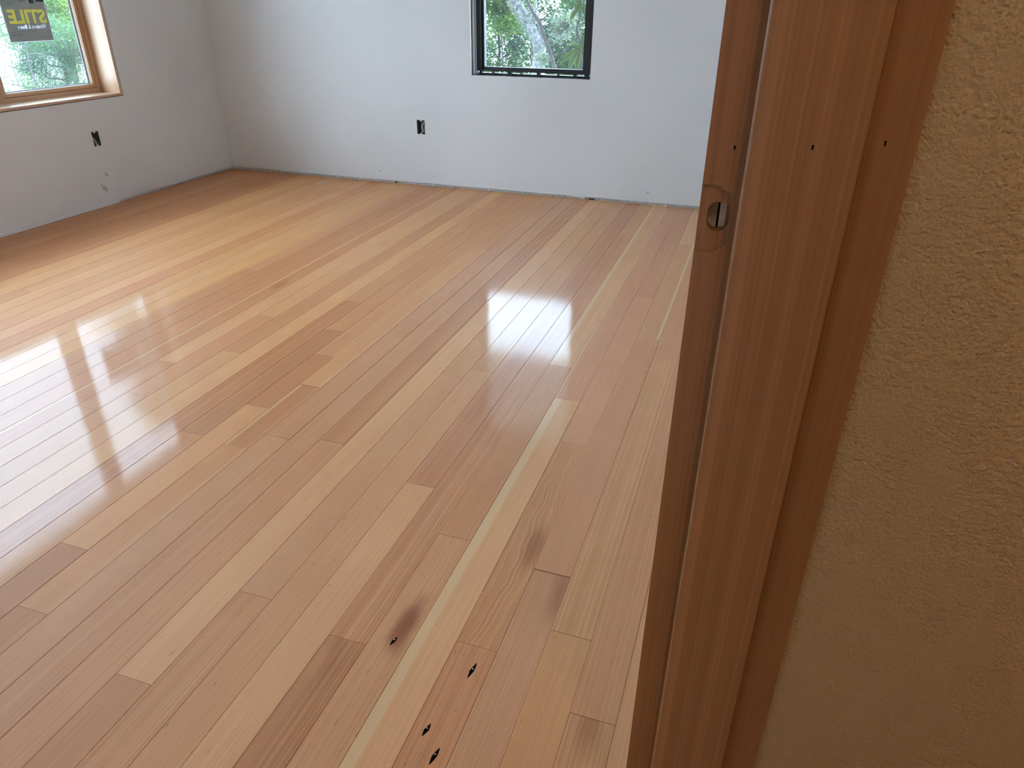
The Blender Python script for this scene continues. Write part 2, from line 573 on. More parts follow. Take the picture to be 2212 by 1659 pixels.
OUTF = (-2.158, -2.102, 0.332, 0.420)      # device-box cut-outs
OUTL = (3.320, 3.370, 0.341, 0.423)
WF = (-1.771, -1.020, 0.700, 1.950)        # far window opening
WL = (0.450, 3.616, 0.590, 2.024)          # left window opening
V, Fc = wall_mesh(XL, XR, 0, ZC, [WF, OUTF], 0.013, far_bottom)
wall_far = wall_obj('wall_far', V, Fc, WHITE, lambda u, d, z: (u, YF + d, z), 'white far wall with the black-framed window')
V, Fc = wall_mesh(YN, YF, 0, ZC, [WL, OUTL], 0.013, left_bottom)
wall_left = wall_obj('wall_left', V, Fc, WHITE, lambda u, d, z: (XL - d, u, z), 'white left wall with the wooden window')


def frame_boxes(b, hole, axis):
    """boxes around a hole in a thick sheet; b = (u0,u1,z0,z1,d0,d1)"""
    u0, u1, z0, z1, d0, d1 = b
    h0, h1, k0, k1 = hole
    m = MB()
    for (a, c, e, f) in ((u0, h0, z0, z1), (h1, u1, z0, z1), (h0, h1, z0, k0), (h0, h1, k1, z1)):
        if axis == 'y': m.box(a, c, d0, d1, e, f)
        else: m.box(d0, d1, a, c, e, f)
    return m


frame_boxes((XL - 0.25, 0.30, -0.4, 2.75, YF + 0.14, YF + 0.18), (-1.776, -1.030, 0.706, 1.94), 'y').build('sheathing', SHEATH, wall_far)
frame_boxes((YN - 0.2, YF + 0.14, -0.4, 2.75, XL - 0.215, XL - 0.16), (0.47, 3.60, 0.60, 2.01), 'x').build('sheathing', SHEATH, wall_left)
box_obj('sole_plate', PLATE, wall_far, (XL - 0.02, XR + 0.02, YF + 0.0145, YF + 0.10, -0.02, 0.05))
box_obj('sole_plate', PLATE, wall_left, (XL - 0.10, XL - 0.0145, YN, YF + 0.013, -0.02, 0.05))
# skim-coated patch where the left sheet still reaches the floor
m = MB()
prev = None
for k in range(60):
    y = 1.2 + 2.195 * k / 59
    zt = 0.020 + 0.007 * noise.noise((y * 3, 5, 0)) + 0.003 * noise.noise((y * 25, 5, 0))
    pt = (y, 0.0022 + 0.001 * noise.noise((y * 9, 0, 7)), zt)
    if prev:
        (a, da, za), (b, db, zb_) = prev, pt
        m.quad((XL + da, a, 0.0015), (XL + db, b, 0.0015), (XL + db, b, zb_ - 0.003), (XL + da, a, za - 0.003))
        m.quad((XL + da, a, za - 0.003), (XL + db, b, zb_ - 0.003), (XL, b, zb_), (XL, a, za))
    prev = pt
m.quad((XL, 3.395, 0.0015), (XL, 3.395, 0.02), (XL + 0.0022, 3.395, 0.018), (XL + 0.0022, 3.395, 0.0015))
m.build('skim_patch', WHITE, wall_left)

m = MB()
m.box(XR, 0.12, 0.722, YF + 0.14, -0.02, ZC)
m.box(XR, 0.12, -1.75, -0.172, -0.02, ZC)
m.box(XR, 0.12, -0.172, 0.722, 2.075, ZC)
tag(m.build('wall_right', WHITE), 'white right wall beyond the door jamb', 'wall', kind='structure')
m = MB()
m.box(XL - 0.2, XR, YN - 0.1, YN, -0.02, ZC)
tag(m.build('wall_near', WHITE), 'white near wall behind the viewer', 'wall', kind='structure')
m = MB()
m.box(XL - 0.25, 1.55, -1.8, YF + 0.18, ZC, ZC + 0.1)
tag(m.build('ceiling', CEIL), 'flat white ceiling above the room and hall', 'ceiling', kind='structure')
m = MB()
m.box(0.1203, 1.45, 0.6855, 0.80, -0.02, ZC)
tag(m.build('wall_hall', TAN), 'tan textured hall wall right of the door jamb', 'wall', kind='structure')
m = MB()
m.box(1.40, 1.50, -1.75, 0.80, -0.02, ZC)
m.box(0.12, 1.45, -1.80, -1.70, -0.02, ZC)
tag(m.build('wall_hall_side', HALLW), 'tan hall walls beside and behind the viewer', 'wall', kind='structure')

# ------------------------------------------------------------------ the floor and its boards
m = MB()
m.box(XL - 0.2, 0.13, YN - 0.1, YF + 0.1, -0.06, -0.0185)
floor = m.build('floor', SUB)
tag(floor, 'glossy fir plank floor of the empty room', 'floor', kind='structure')


def seam(k):
    return -0.082 - 0.0832 * k if k <= 5 else -0.498 - 0.0810 * (k - 5)


JOINTS = {0: [.830], 1: [1.0, 2.312], 2: [1.156, 2.465, 3.70], 3: [.914, 1.676, 2.888, 4.124], 4: [1.919], 5: [1.196, 2.14],
          6: [.847, 3.77], 7: [1.356], 8: [2.017], 9: [.889, 1.946], 10: [.637], 11: [1.462], 13: [1.432],
          14: [.705, 1.354, 1.729, 3.275], 15: [.883, 1.562, 1.944], 16: [1.37, 2.146], 17: [2.429], 19: [1.859],
          20: [1.501, 2.178], 21: [1.382, 1.721], 22: [1.564], 25: [2.625], 31: [1.92], 32: [2.132], 34: [2.073]}
TAN_ = (0.475, 0.285, 0.162)
PINK = (0.470, 0.262, 0.160)
PALE = (0.550, 0.365, 0.222)
YEL = (0.520, 0.330, 0.168)
BRN = (0.385, 0.205, 0.108)
RED = (0.430, 0.222, 0.128)
GRY = (0.415, 0.265, 0.168)
_mean = (0.475, 0.285, 0.165)
_tint = (1.31, 1.115, 0.93)
TAN_, PINK, PALE, YEL, BRN, RED, GRY = [tuple((c * .58 + q * .42) * t for c, q, t in zip(col, _mean, _tint)) for col in (TAN_, PINK, PALE, YEL, BRN, RED, GRY)]
# (row, piece counted from the viewer): colour, ring frequency, contrast, wander, sap, height
SPEC = {(0, 0): (GRY, 230, .7, .02, 0, 0), (0, 1): (PINK, 320, .55, .008, 0, .0006),
        (1, 0): (YEL, 360, .35, .006, 0, 0), (1, 1): (PALE, 300, .95, .006, 0, .0004), (1, 2): (PINK, 300, .5, .01, 0, 0),
        (2, 0): (GRY, 260, .5, .03, 0, -.0004), (2, 1): (PINK, 420, .25, .006, 0, .0011), (2, 2): (TAN_, 300, .4, .01, .14, 0),
        (3, 0): (RED, 240, .7, .015, 0, 0), (3, 1): (TAN_, 240, 1.0, .10, 0, 0), (3, 2): (PINK, 400, .25, .008, 0, 0),
        (4, 0): (PALE, 300, .25, .006, -.30, 0), (4, 1): (PINK, 300, .4, .01, -.08, 0),
        (5, 0): (TAN_, 230, .55, .02, 0, 0), (5, 1): (RED, 260, .5, .02, 0, .0003), (5, 2): (PALE, 300, .4, .01, -.22, 0),
        (6, 0): (BRN, 170, 1.2, .012, 0, 0), (6, 1): (PINK, 240, .9, .02, 0, 0),
        (7, 0): (PALE, 280, .3, .02, 0, 0), (7, 1): (RED, 280, .6, .01, 0, 0),
        (8, 0): (TAN_, 200, .3, .05, 0, 0), (8, 1): (TAN_, 300, .4, .01, 0, 0),
        (9, 0): (PINK, 240, .8, .01, 0, 0), (9, 1): (TAN_, 300, .3, .02, 0, 0), (9, 2): (YEL, 300, .3, .01, 0, 0),
        (10, 0): (BRN, 240, .35, .03, 0, 0), (10, 1): (PALE, 300, .25, .01, 0, 0),
        (11, 0): (PINK, 260, .5, .01, 0, 0), (11, 1): (RED, 220, .8, .008, 0, .0004),
        (12, 0): (PINK, 240, .5, .015, 0, 0), (13, 0): (TAN_, 260, .4, .02, 0, 0), (13, 1): (PINK, 300, .4, .01, 0, .0003),
        (14, 0): (BRN, 230, .4, .02, 0, 0), (14, 1): (TAN_, 230, .4, .02, 0, 0), (14, 2): (RED, 240, .4, .02, -.16, 0), (14, 3): (PALE, 300, .4, .01, 0, .0008),
        (15, 0): (BRN, 260, .4, .02, 0, 0), (15, 1): (PALE, 330, .3, .01, 0, 0), (15, 2): (RED, 260, .4, .02, 0, 0), (15, 3): (TAN_, 300, .4, .01, .10, 0),
        (16, 0): (TAN_, 260, .4, .01, 0, 0), (16, 1): (BRN, 260, .5, .03, 0, 0), (16, 2): (TAN_, 320, .3, .01, 0, 0),
        (17, 0): (RED, 210, 1.0, .006, 0, 0), (17, 1): (TAN_, 320, .4, .01, 0, 0), (18, 0): (PALE, 300, .25, .008, 0, 0),
        (19, 0): (PALE, 300, .3, .01, 0, 0), (19, 1): (TAN_, 300, .4, .01, 0, 0), (20, 0): (TAN_, 300, .4, .01, 0, 0), (20, 2): (PALE, 280, .3, .01, 0, 0),
        (22, 0): (RED, 300, .5, .02, -.16, 0), (22, 1): (RED, 300, .5, .02, -.16, 0), (23, 0): (RED, 280, .5, .02, 0, 0),
        (24, 0): (BRN, 280, .5, .02, 0, 0), (25, 0): (BRN, 300, .4, .02, -.10, 0), (25, 1): (PINK, 300, .4, .02, -.12, 0),
        (33, 0): (YEL, 300, .3, .01, -.15, 0), (35, 0): (YEL, 300, .3, .01, -.13, 0), (36, 0): (YEL, 300, .3, .01, 0, 0), (39, 0): (RED, 300, .4, .01, -.09, 0),
        (37, 0): (BRN, 300, .4, .01, 0, 0), (38, 0): (BRN, 300, .4, .01, 0, 0), (43, 0): (BRN, 300, .4, .01, -.12, 0)}
STAINS = {(5, 0): (.85, .012, .925), (2, 0): (.5, .030, 1.10), (3, 1): (.5, .02, 1.22), (6, 0): (.35, 0, .79), (22, 1): (.35, .0, 2.50), (0, 0): (.4, .0, .82)}
BOARDS = {}
KNOTS_AT = [(3, 0, -.361, .858, .0042, .019), (3, 0, -.390, .717, .0040, .014), (3, 0, -.357, .677, .0042, .017), (5, 0, -.532, .873, .0036, .012)]


def board_mesh(wd, ln):
    h, c = 0.0182, 0.0007
    prof = [(-wd / 2, -h), (wd / 2, -h), (wd / 2, -c), (wd / 2 - c, 0), (-wd / 2 + c, 0), (-wd / 2, -c)]
    V = [(p[0], -ln / 2, p[1]) for p in prof] + [(p[0], ln / 2, p[1]) for p in prof]
    n = len(prof)
    Fc = [tuple(range(n)), tuple(reversed(range(n, 2 * n)))]
    for i in range(n):
        j = (i + 1) % n
        Fc.append((i, i + n, j + n, j))
    me = bpy.data.meshes.new('board')
    me.from_pydata(V, [], Fc)
    me.update()
    return me


for r in range(-1, 45):
    x1, x0 = seam(r), seam(r + 1)
    if r == -1: x1, x0 = -0.0012, -0.0836
    if r == 0: x1 -= 0.0016
    if r == 44: x0 = XL - 0.012
    cuts = [YN] + JOINTS.get(r, []) + [YF + 0.010]
    for i in range(len(cuts) - 1):
        g0 = R.uniform(0.0, 0.0008)
        y0, y1 = cuts[i] + 0.0004, cuts[i + 1] - 0.0004
        if i == len(cuts) - 2: y1 -= R.uniform(0, .004)
        rr_ = random.Random(r * 31 + i)
        if r > 25: pal = [TAN_, TAN_, YEL, YEL, PALE, PINK, RED]
        else: pal = [TAN_, TAN_, PINK, PALE, RED]
        spec = SPEC.get((r, i)) or (rr_.choice(pal), rr_.uniform(230, 340), rr_.uniform(.25, .5), rr_.uniform(.005, .02), 0, rr_.uniform(-.0002, .0003))
        colr, fq, con, wan, sapv, dz = spec
        j = rr_.uniform(0.96, 1.04)
        o = link('board', board_mesh(x1 - x0 - g0 - 0.0001, y1 - y0), FLOOR, floor)
        o.location = ((x0 + x1) / 2, (y0 + y1) / 2, dz)
        o.color = (colr[0] * j, colr[1] * j * rr_.uniform(.98, 1.02), colr[2] * j * rr_.uniform(.96, 1.04), 1)
        o['grain'], o['contrast'], o['figure'], o['sap'] = float(fq), float(con), float(wan), float(sapv)
        st = STAINS.get((r, i))
        o['stain'] = float(st[0]) if st else 0.0
        o['stain_x'] = float(st[1]) if st else 0.0
        o['stain_y'] = float(st[2] - (y0 + y1) / 2) if st else 0.0
        BOARDS[(r, i)] = o
for (r, i, x, y, a, b) in KNOTS_AT:
    bo = BOARDS[(r, i)]
    m = MB()
    n = 18
    rim, mid = [], []
    for k in range(n):
        an = 2 * math.pi * k / n
        q = abs(math.sin(an)) ** 1.6 * math.copysign(1, math.sin(an))
        jx = 1 + 0.22 * noise.noise((math.cos(an) * 2, math.sin(an) * 2, x * 40))
        rim.append((a * math.cos(an) * jx * (1 - abs(q) * .35) + 0.0022 * q, b * q, 0.0))
        mid.append((a * .6 * math.cos(an) * jx + 0.0014 * q, b * .6 * q, 0.0007))
    m.v = rim + mid + [(0, 0, 0.0008)]
    for k in range(n):
        k2 = (k + 1) % n
        m.f.append((k, k2, n + k2, n + k))
        m.f.append((n + k, n + k2, 2 * n))
    o = link('knot', m.mesh('knot'), KNOT, bo)
    o.location = Vector((x, y, bo.location.z + 0.0001)) - Vector(bo.location)
    m = MB()
    m.tube([(0, 0, 0.0004), (0, 0, 0.0011), (0, 0, 0.0014)], [0.0013, 0.0012, 0.0006], 8)
    g_ = link('glint_dot', m.mesh('glint_dot'), GLINT, bo)  # pale dot stands in for the glint on the knot
    g_.location = Vector(o.location) + Vector((0.0002, 0.003, 0))
m = MB()
m.box(0.0, 1.45, -1.75, 0.70, -0.06, -0.001)
tag(m.build('floor_hall', simple('hall_floor_boards', (0.36, 0.22, 0.13), 0.5, 0.15, 14)), 'wood floor of the hall under the viewer', 'floor', kind='structure')

# crumbs of plaster lying in the slot under the walls
crumbs = [(-3.30, 'f'), (-2.80, 'f'), (-2.62, 'f'), (-2.34, 'f'), (-2.20, 'f'), (-2.06, 'f'), (-1.93, 'f'), (-1.66, 'f'), (-1.03, 'f'), (-0.97, 'f'), (-0.90, 'f'), (-0.505, 'f'), (3.46, 'l'), (3.52, 'l')]
for i, (u, sd) in enumerate(crumbs):
    bm = bmesh.new()
    bmesh.ops.create_icosphere(bm, subdivisions=2, radius=1)
    ln = R.uniform(.006, .02)
    for v in bm.verts:
        k = 1 + 0.35 * noise.noise(v.co * 1.7 + Vector((i * 3.1, 0, 0)))
        a, b, c = v.co.x * ln * k, v.co.y * .005 * k, v.co.z * .005 * k
        v.co = (a, b, c) if sd == 'f' else (b, a, c)
    me = bpy.data.meshes.new('plaster_crumb')
    bm.to_mesh(me)
    bm.free()
    dark = i in (3, 9)
    o = link('plaster_crumb', me, CRUMBD if dark else CRUMB)
    o.location = (u, YF + .006, .004) if sd == 'f' else (XL - .006, u, .004)
    if dark: tag(o, 'dark bit of debris in the slot under the far wall', 'debris', 'plaster crumbs in the wall gaps')
    elif sd == 'f': tag(o, 'pale plaster crumb in the slot under the far wall', 'debris', 'plaster crumbs in the wall gaps')
    else: tag(o, 'pale plaster crumb in the slot under the left wall', 'debris', 'plaster crumbs in the wall gaps')

# ------------------------------------------------------------------ device boxes with loose cables
def device_box(name, fn, wd, ht, label, wires):
    """fn maps (u right, d into the wall, z up) from the box centre to the world"""
    root = empty(name, fn(0, 0, 0))
    tag(root, label, 'outlet box', 'unfinished outlet boxes')

    def part(nm, m, mat):
        m.v = [fn(*p) for p in m.v]
        o = m.build(nm, mat)
        return child(o, root)
    m = MB()
    a, b, dp, t = wd / 2, ht / 2, 0.062, 0.002
    m.box(-a, a, dp, dp + t, -b, b)
    m.box(-a - t, -a, 0.003, dp, -b, b)
    m.box(a, a + t, 0.003, dp, -b, b)
    m.box(-a, a, 0.003, dp, -b - t, -b)
    m.box(-a, a, 0.003, dp, b, b + t)
    part('box', m, BOXM)
    for s in (-1, 1):
        m = MB()
        z = s * b
        n = len(m.v)
        pr = [(-.0075, 0), (.0075, 0), (.0045, -s * .009), (-.0045, -s * .009)]
        m.v += [(p[0], .002, z + p[1]) for p in pr] + [(p[0], .006, z + p[1]) for p in pr]
        m.f += [(0, 1, 2, 3), (7, 6, 5, 4), (0, 4, 5, 1), (1, 5, 6, 2), (2, 6, 7, 3), (3, 7, 4, 0)]
        part('screw_ear', m, EAR)
    for (pts, rad, mt) in wires:
        m = MB()
        P = []
        pts = [Vector(p) for p in pts]
        for i in range(len(pts) - 1):
            for k in range(6):
                t_ = k / 6
                p0, p1, p2, p3 = pts[max(i - 1, 0)], pts[i], pts[i + 1], pts[min(i + 2, len(pts) - 1)]
                P.append(0.5 * ((2 * p1) + (p2 - p0) * t_ + (2 * p0 - 5 * p1 + 4 * p2 - p3) * t_ ** 2 + (3 * p1 - p0 - 3 * p2 + p3) * t_ ** 3))
        P.append(pts[-1])
        m.tube(P, [rad] * len(P), 6)
        part('cable', m, mt)
    return root


wA = [([(.016, .055, .045), (.012, .03, .030), (.004, .016, 0), (.002, .024, -.034)], .0032, CABLE),
      ([(.002, .055, .045), (-.001, .03, .028), (-.004, .02, 0), (.000, .026, -.034)], .0028, CABLEW),
      ([(.022, .055, .020), (.018, .032, .010), (.012, .022, -.012), (.008, .024, -.036)], .0024, CABLEW)]
wB = [([(-.022, .045, .030), (-.016, .022, .018), (-.002, .012, -.008), (.012, .018, -.034)], .0026, CABLE),
      ([(-.020, .05, .012), (-.008, .022, -.004), (.004, .014, -.018), (.010, .022, -.036)], .0022, CABLEW),
      ([(-.016, .05, -.010), (-.008, .02, -.016), (-.002, .016, -.024), (.002, .024, -.036)], .0022, CABLEW)]
device_box('outlet_box', lambda u, d, z: (-2.130 + u, YF + d, 0.376 + z), 0.056, 0.088, 'open outlet box with loose cables in the far wall', wA)
device_box('outlet_box', lambda u, d, z: (XL - d, 3.345 + u, 0.382 + z), 0.050, 0.082, 'open outlet box with loose cables in the left wall', wB)

# ------------------------------------------------------------------ far window
win1 = empty('window_1', (-1.40, YF + .05, 0.70))
tag(win1, 'black-framed window without trim in the far wall', 'window', kind='structure')
YB = YF + 0.014
box_obj('rough_stud', DARKWOOD, win1, (-1.815, -1.776, YB, YF + 0.139, 0.66, 1.98))
box_obj('rough_stud', DARKWOOD, win1, (-1.017, -0.978, YB, YF + 0.139, 0.66, 1.98))
box_obj('rough_sill', DARKWOOD, win1, (-1.776, -1.017, YB, YF + 0.139, 0.66, 0.7005))
box_obj('rough_header', DARKWOOD, win1, (-1.776, -1.017, YB, YF + 0.139, 1.953, 1.99))
box_obj('vinyl_strip', VINYL, win1, (-1.7757, -1.7672, YF + .040, YF + .062, 0.703, 1.95))
box_obj('sill_strip', BLACK, win1, (-1.757, -1.037, YF + .10, YF + .130, 0.7007, 0.7085))
f0, f1 = YF + 0.066, YF + 0.138
box_obj('frame_stile', BLACK, win1, (-1.757, -1.728, f0, f1, 0.722, 1.93), .001)
box_obj('frame_stile', BLACK, win1, (-1.066, -1.037, f0, f1, 0.722, 1.93), .001)
box_obj('frame_rail', BLACK, win1, (-1.728, -1.066, f0, f1, 0.722, 0.733), .001)
box_obj('frame_rail', BLACK, win1, (-1.728, -1.066, f0, f1, 1.918, 1.93), .001)
s0, s1 = YF + 0.082, YF + 0.118
box_obj('sash_stile', BLACK, win1, (-1.728, -1.712, s0, s1, 0.733, 1.918), .001)
box_obj('sash_stile', BLACK, win1, (-1.087, -1.066, s0, s1, 0.733, 1.918), .001)
box_obj('sash_rail', BLACK, win1, (-1.712, -1.087, s0, s1, 0.733, 0.7455), .001)
box_obj('sash_rail', BLACK, win1, (-1.712, -1.087, s0, s1, 1.90, 1.918), .001)
for x, hw in ((-1.735, .006), (-1.655, .004), (-1.545, .012), (-1.47, .003), (-1.36, .009), (-1.235, .004), (-1.13, .010), (-1.06, .012)):
    box_obj('shim', DARKWOOD, win1, (x - hw, x + hw, YF + .07, YF + .099, 0.7007, 0.7218))
box_obj('pane', GLASS, win1, (-1.712, -1.087, YF + 0.098, YF + 0.102, 0.7455, 1.90))

# ------------------------------------------------------------------ left window
win2 = empty('window_2', (XL - .09, 2.03, 0.60))
tag(win2, 'wooden casement window with fir liner in the left wall', 'window', kind='structure')
XA, XB_ = XL - 0.131, XL + 0.003
box_obj('jamb_liner', LINER, win2, (XA, XB_, 3.593, 3.610, 0.594, 2.018), .0008)
box_obj('jamb_liner', LINER, win2, (XA, XB_, 0.460, 0.478, 0.594, 2.018), .0008)
box_obj('sill_liner', LINERH, win2, (XA, XB_, 0.478, 3.593, 0.594, 0.608), .0008)
box_obj('head_liner', LINERH, win2, (XA, XB_, 0.478, 3.593, 2.001, 2.018), .0008)
XO = XL - 0.19
# frame members
ys = [(0.478, 0.506), (1.12, 1.24 - .07), (2.885, 2.955), (3.567, 3.593)]
MUL = [(1.105, 1.175), (2.880, 2.958)]
box_obj('frame_stile', WINWOOD, win2, (XO, XA, 0.478, 0.506, 0.608, 2.001), .0015)
box_obj('frame_stile', WINWOOD, win2, (XO, XA, 3.567, 3.593, 0.608, 2.001), .0015)
box_obj('frame_rail', WINWOODH, win2, (XO, XA, 0.506, 3.567, 0.608, 0.634), .0015)
box_obj('frame_rail', WINWOODH, win2, (XO, XA, 0.506, 3.567, 1.975, 2.001), .0015)
for a, b in MUL:
    box_obj('mullion', WINWOOD, win2, (XO, XA + 0.002, a, b, 0.634, 1.975), .0015)
bays = [(0.506, 1.105), (1.175, 2.880), (2.958, 3.567)]
for a, b in bays:
    sx0, sx1, q = XL - 0.172, XL - 0.137, 0.021
    box_obj('sash_stile', WINWOOD, win2, (sx0, sx1, a + .001, a + q, 0.635, 1.974), .0015)
    box_obj('sash_stile', WINWOOD, win2, (sx0, sx1, b - q, b - .001, 0.635, 1.974), .0015)
    box_obj('sash_rail', WINWOODH, win2, (sx0, sx1, a + q, b - q, 0.635, 0.656), .0015)
    box_obj('sash_rail', WINWOODH, win2, (sx0, sx1, a + q, b - q, 1.953, 1.974), .0015)
    m = MB()
    for (c, d, e, f) in ((a + q, a + q + .003, .656, 1.953), (b - q - .003, b - q, .656, 1.953), (a + q, b - q, .656, .659), (a + q, b - q, 1.95, 1.953)):
        m.box(XL - .150, XL - .146, c, d, e, f)
    m.build('glazing_bead', SEAL, win2)
    m = MB()
    for (c, d, e, f) in ((a + q, a + q + .009, .656, 1.953), (b - q - .009, b - q, .656, 1.953), (a + q, b - q, .656, .663), (a + q, b - q, 1.946, 1.953)):
        m.box(XL - .166, XL - .162, c, d, e, f)
    m.build('spacer_bar', GASKET, win2)
    box_obj('pane', GLASS, win2, (XL - .158, XL - .154, a + q, b - q, .656, 1.953))

# ------------------------------------------------------------------ maker's stickers on the outside of the glass
STK = simple('grey_sticker_film', (0.30, 0.29, 0.28), 0.5)
for mt, tr_ in ((STK, (0.30, 0.29, 0.28)),):
    nt = mt.node_tree
    g = G(nt)
    tl = g.n('ShaderNodeBsdfTranslucent')
    tl.inputs[0].default_value = (0.20, 0.182, 0.16, 1)
    mx = g.n('ShaderNodeMixShader')
    mx.inputs[0].default_value = 0.7
    nt.links.new(nt.nodes['Principled BSDF'].outputs[0], mx.inputs[1])
    nt.links.new(tl.outputs[0], mx.inputs[2])
    nt.links.new(mx.outputs[0], nt.nodes['Material Output'].inputs[0])


def ink(name, col, tcol):
    mt = simple(name, col, 0.5)
    nt = mt.node_tree
    g = G(nt)
    tl = g.n('ShaderNodeBsdfTranslucent')
    tl.inputs[0].default_value = (*tcol, 1)
    mx = g.n('ShaderNodeMixShader')
    mx.inputs[0].default_value = 0.7
    nt.links.new(nt.nodes['Principled BSDF'].outputs[0], mx.inputs[1])
    nt.links.new(tl.outputs[0], mx.inputs[2])
    nt.links.new(mx.outputs[0], nt.nodes['Material Output'].inputs[0])
    return mt


YELLOW = ink('yellow_ink', (0.75, 0.68, 0.06), (0.36, 0.32, 0.11))
WHINK = ink('white_ink', (0.75, 0.75, 0.75), (0.45, 0.45, 0.45))
BLINK = ink('black_ink', (0.01, 0.01, 0.012), (0.001, 0.001, 0.0015))
GRINK = ink('grey_ink', (0.14, 0.135, 0.13), (0.09, 0.085, 0.08))


def lettering(name, body, size, mat, parent, y_right, z_base, x, bold=0.0, width=None):
    """raised lettering facing outdoors, so it reads mirrored from the room: local x runs towards -y"""
    cu = bpy.data.curves.new(name, 'FONT')
    cu.body = body
    cu.size = size
    cu.offset = bold
    cu.extrude = 0.00008
    cu.resolution_u = 4
    tmp = bpy.data.objects.new('tmp', cu)
    COL.objects.link(tmp)
    dg = bpy.context.evaluated_depsgraph_get()
    me = bpy.data.meshes.new_from_object(tmp.evaluated_get(dg))
    bpy.data.objects.remove(tmp)
    bpy.data.curves.remove(cu)
    xs = [v.co.x for v in me.vertices]
    k = width / (max(xs) - min(xs)) if width else 1.0
    x0 = min(xs)
    for v in me.vertices:
        v.co = Vector((x + v.co.z, y_right - (v.co.x - x0) * k, z_base + v.co.y))
    me.materials.clear()
    o = link(name, me, mat)
    return child(o, parent)


def letter_loops(body, size, bold, width):
    """outlines of the (hole-free) capitals as point loops, x from 0 to width"""
    cu = bpy.data.curves.new('t', 'FONT')
    cu.body, cu.size, cu.offset, cu.resolution_u = body, size, bold, 4
    tmp = bpy.data.objects.new('t', cu)
    COL.objects.link(tmp)
    me = bpy.data.meshes.new_from_object(tmp.evaluated_get(bpy.context.evaluated_depsgraph_get()))
    bpy.data.objects.remove(tmp)
    bpy.data.curves.remove(cu)
    bm = bmesh.new()
    bm.from_mesh(me)
    bmesh.ops.remove_doubles(bm, verts=bm.verts[:], dist=1e-6)
    nxt = {}
    for e in bm.edges:
        if len(e.link_faces) == 1:
            for a, b in (e.verts, reversed(e.verts)): nxt.setdefault(a.index, []).append(b.index)
    bm.verts.ensure_lookup_table()
    loops, seen = [], set()
    for s0 in nxt:
        if s0 in seen: continue
        lp, cur, prv = [], s0, None
        while cur is not None and cur not in seen:
            seen.add(cur)
            lp.append((bm.verts[cur].co.x, bm.verts[cur].co.y))
            cand = [q for q in nxt[cur] if q != prv and q not in seen]
            prv, cur = cur, (cand[0] if cand else None)
        loops.append(lp)
    bm.free()
    bpy.data.meshes.remove(me)
    xs = [p[0] for l in loops for p in l]
    k = width / (max(xs) - min(xs))
    x0 = min(xs)
    return [[((p[0] - x0) * k, p[1]) for p in l] for l in loops]


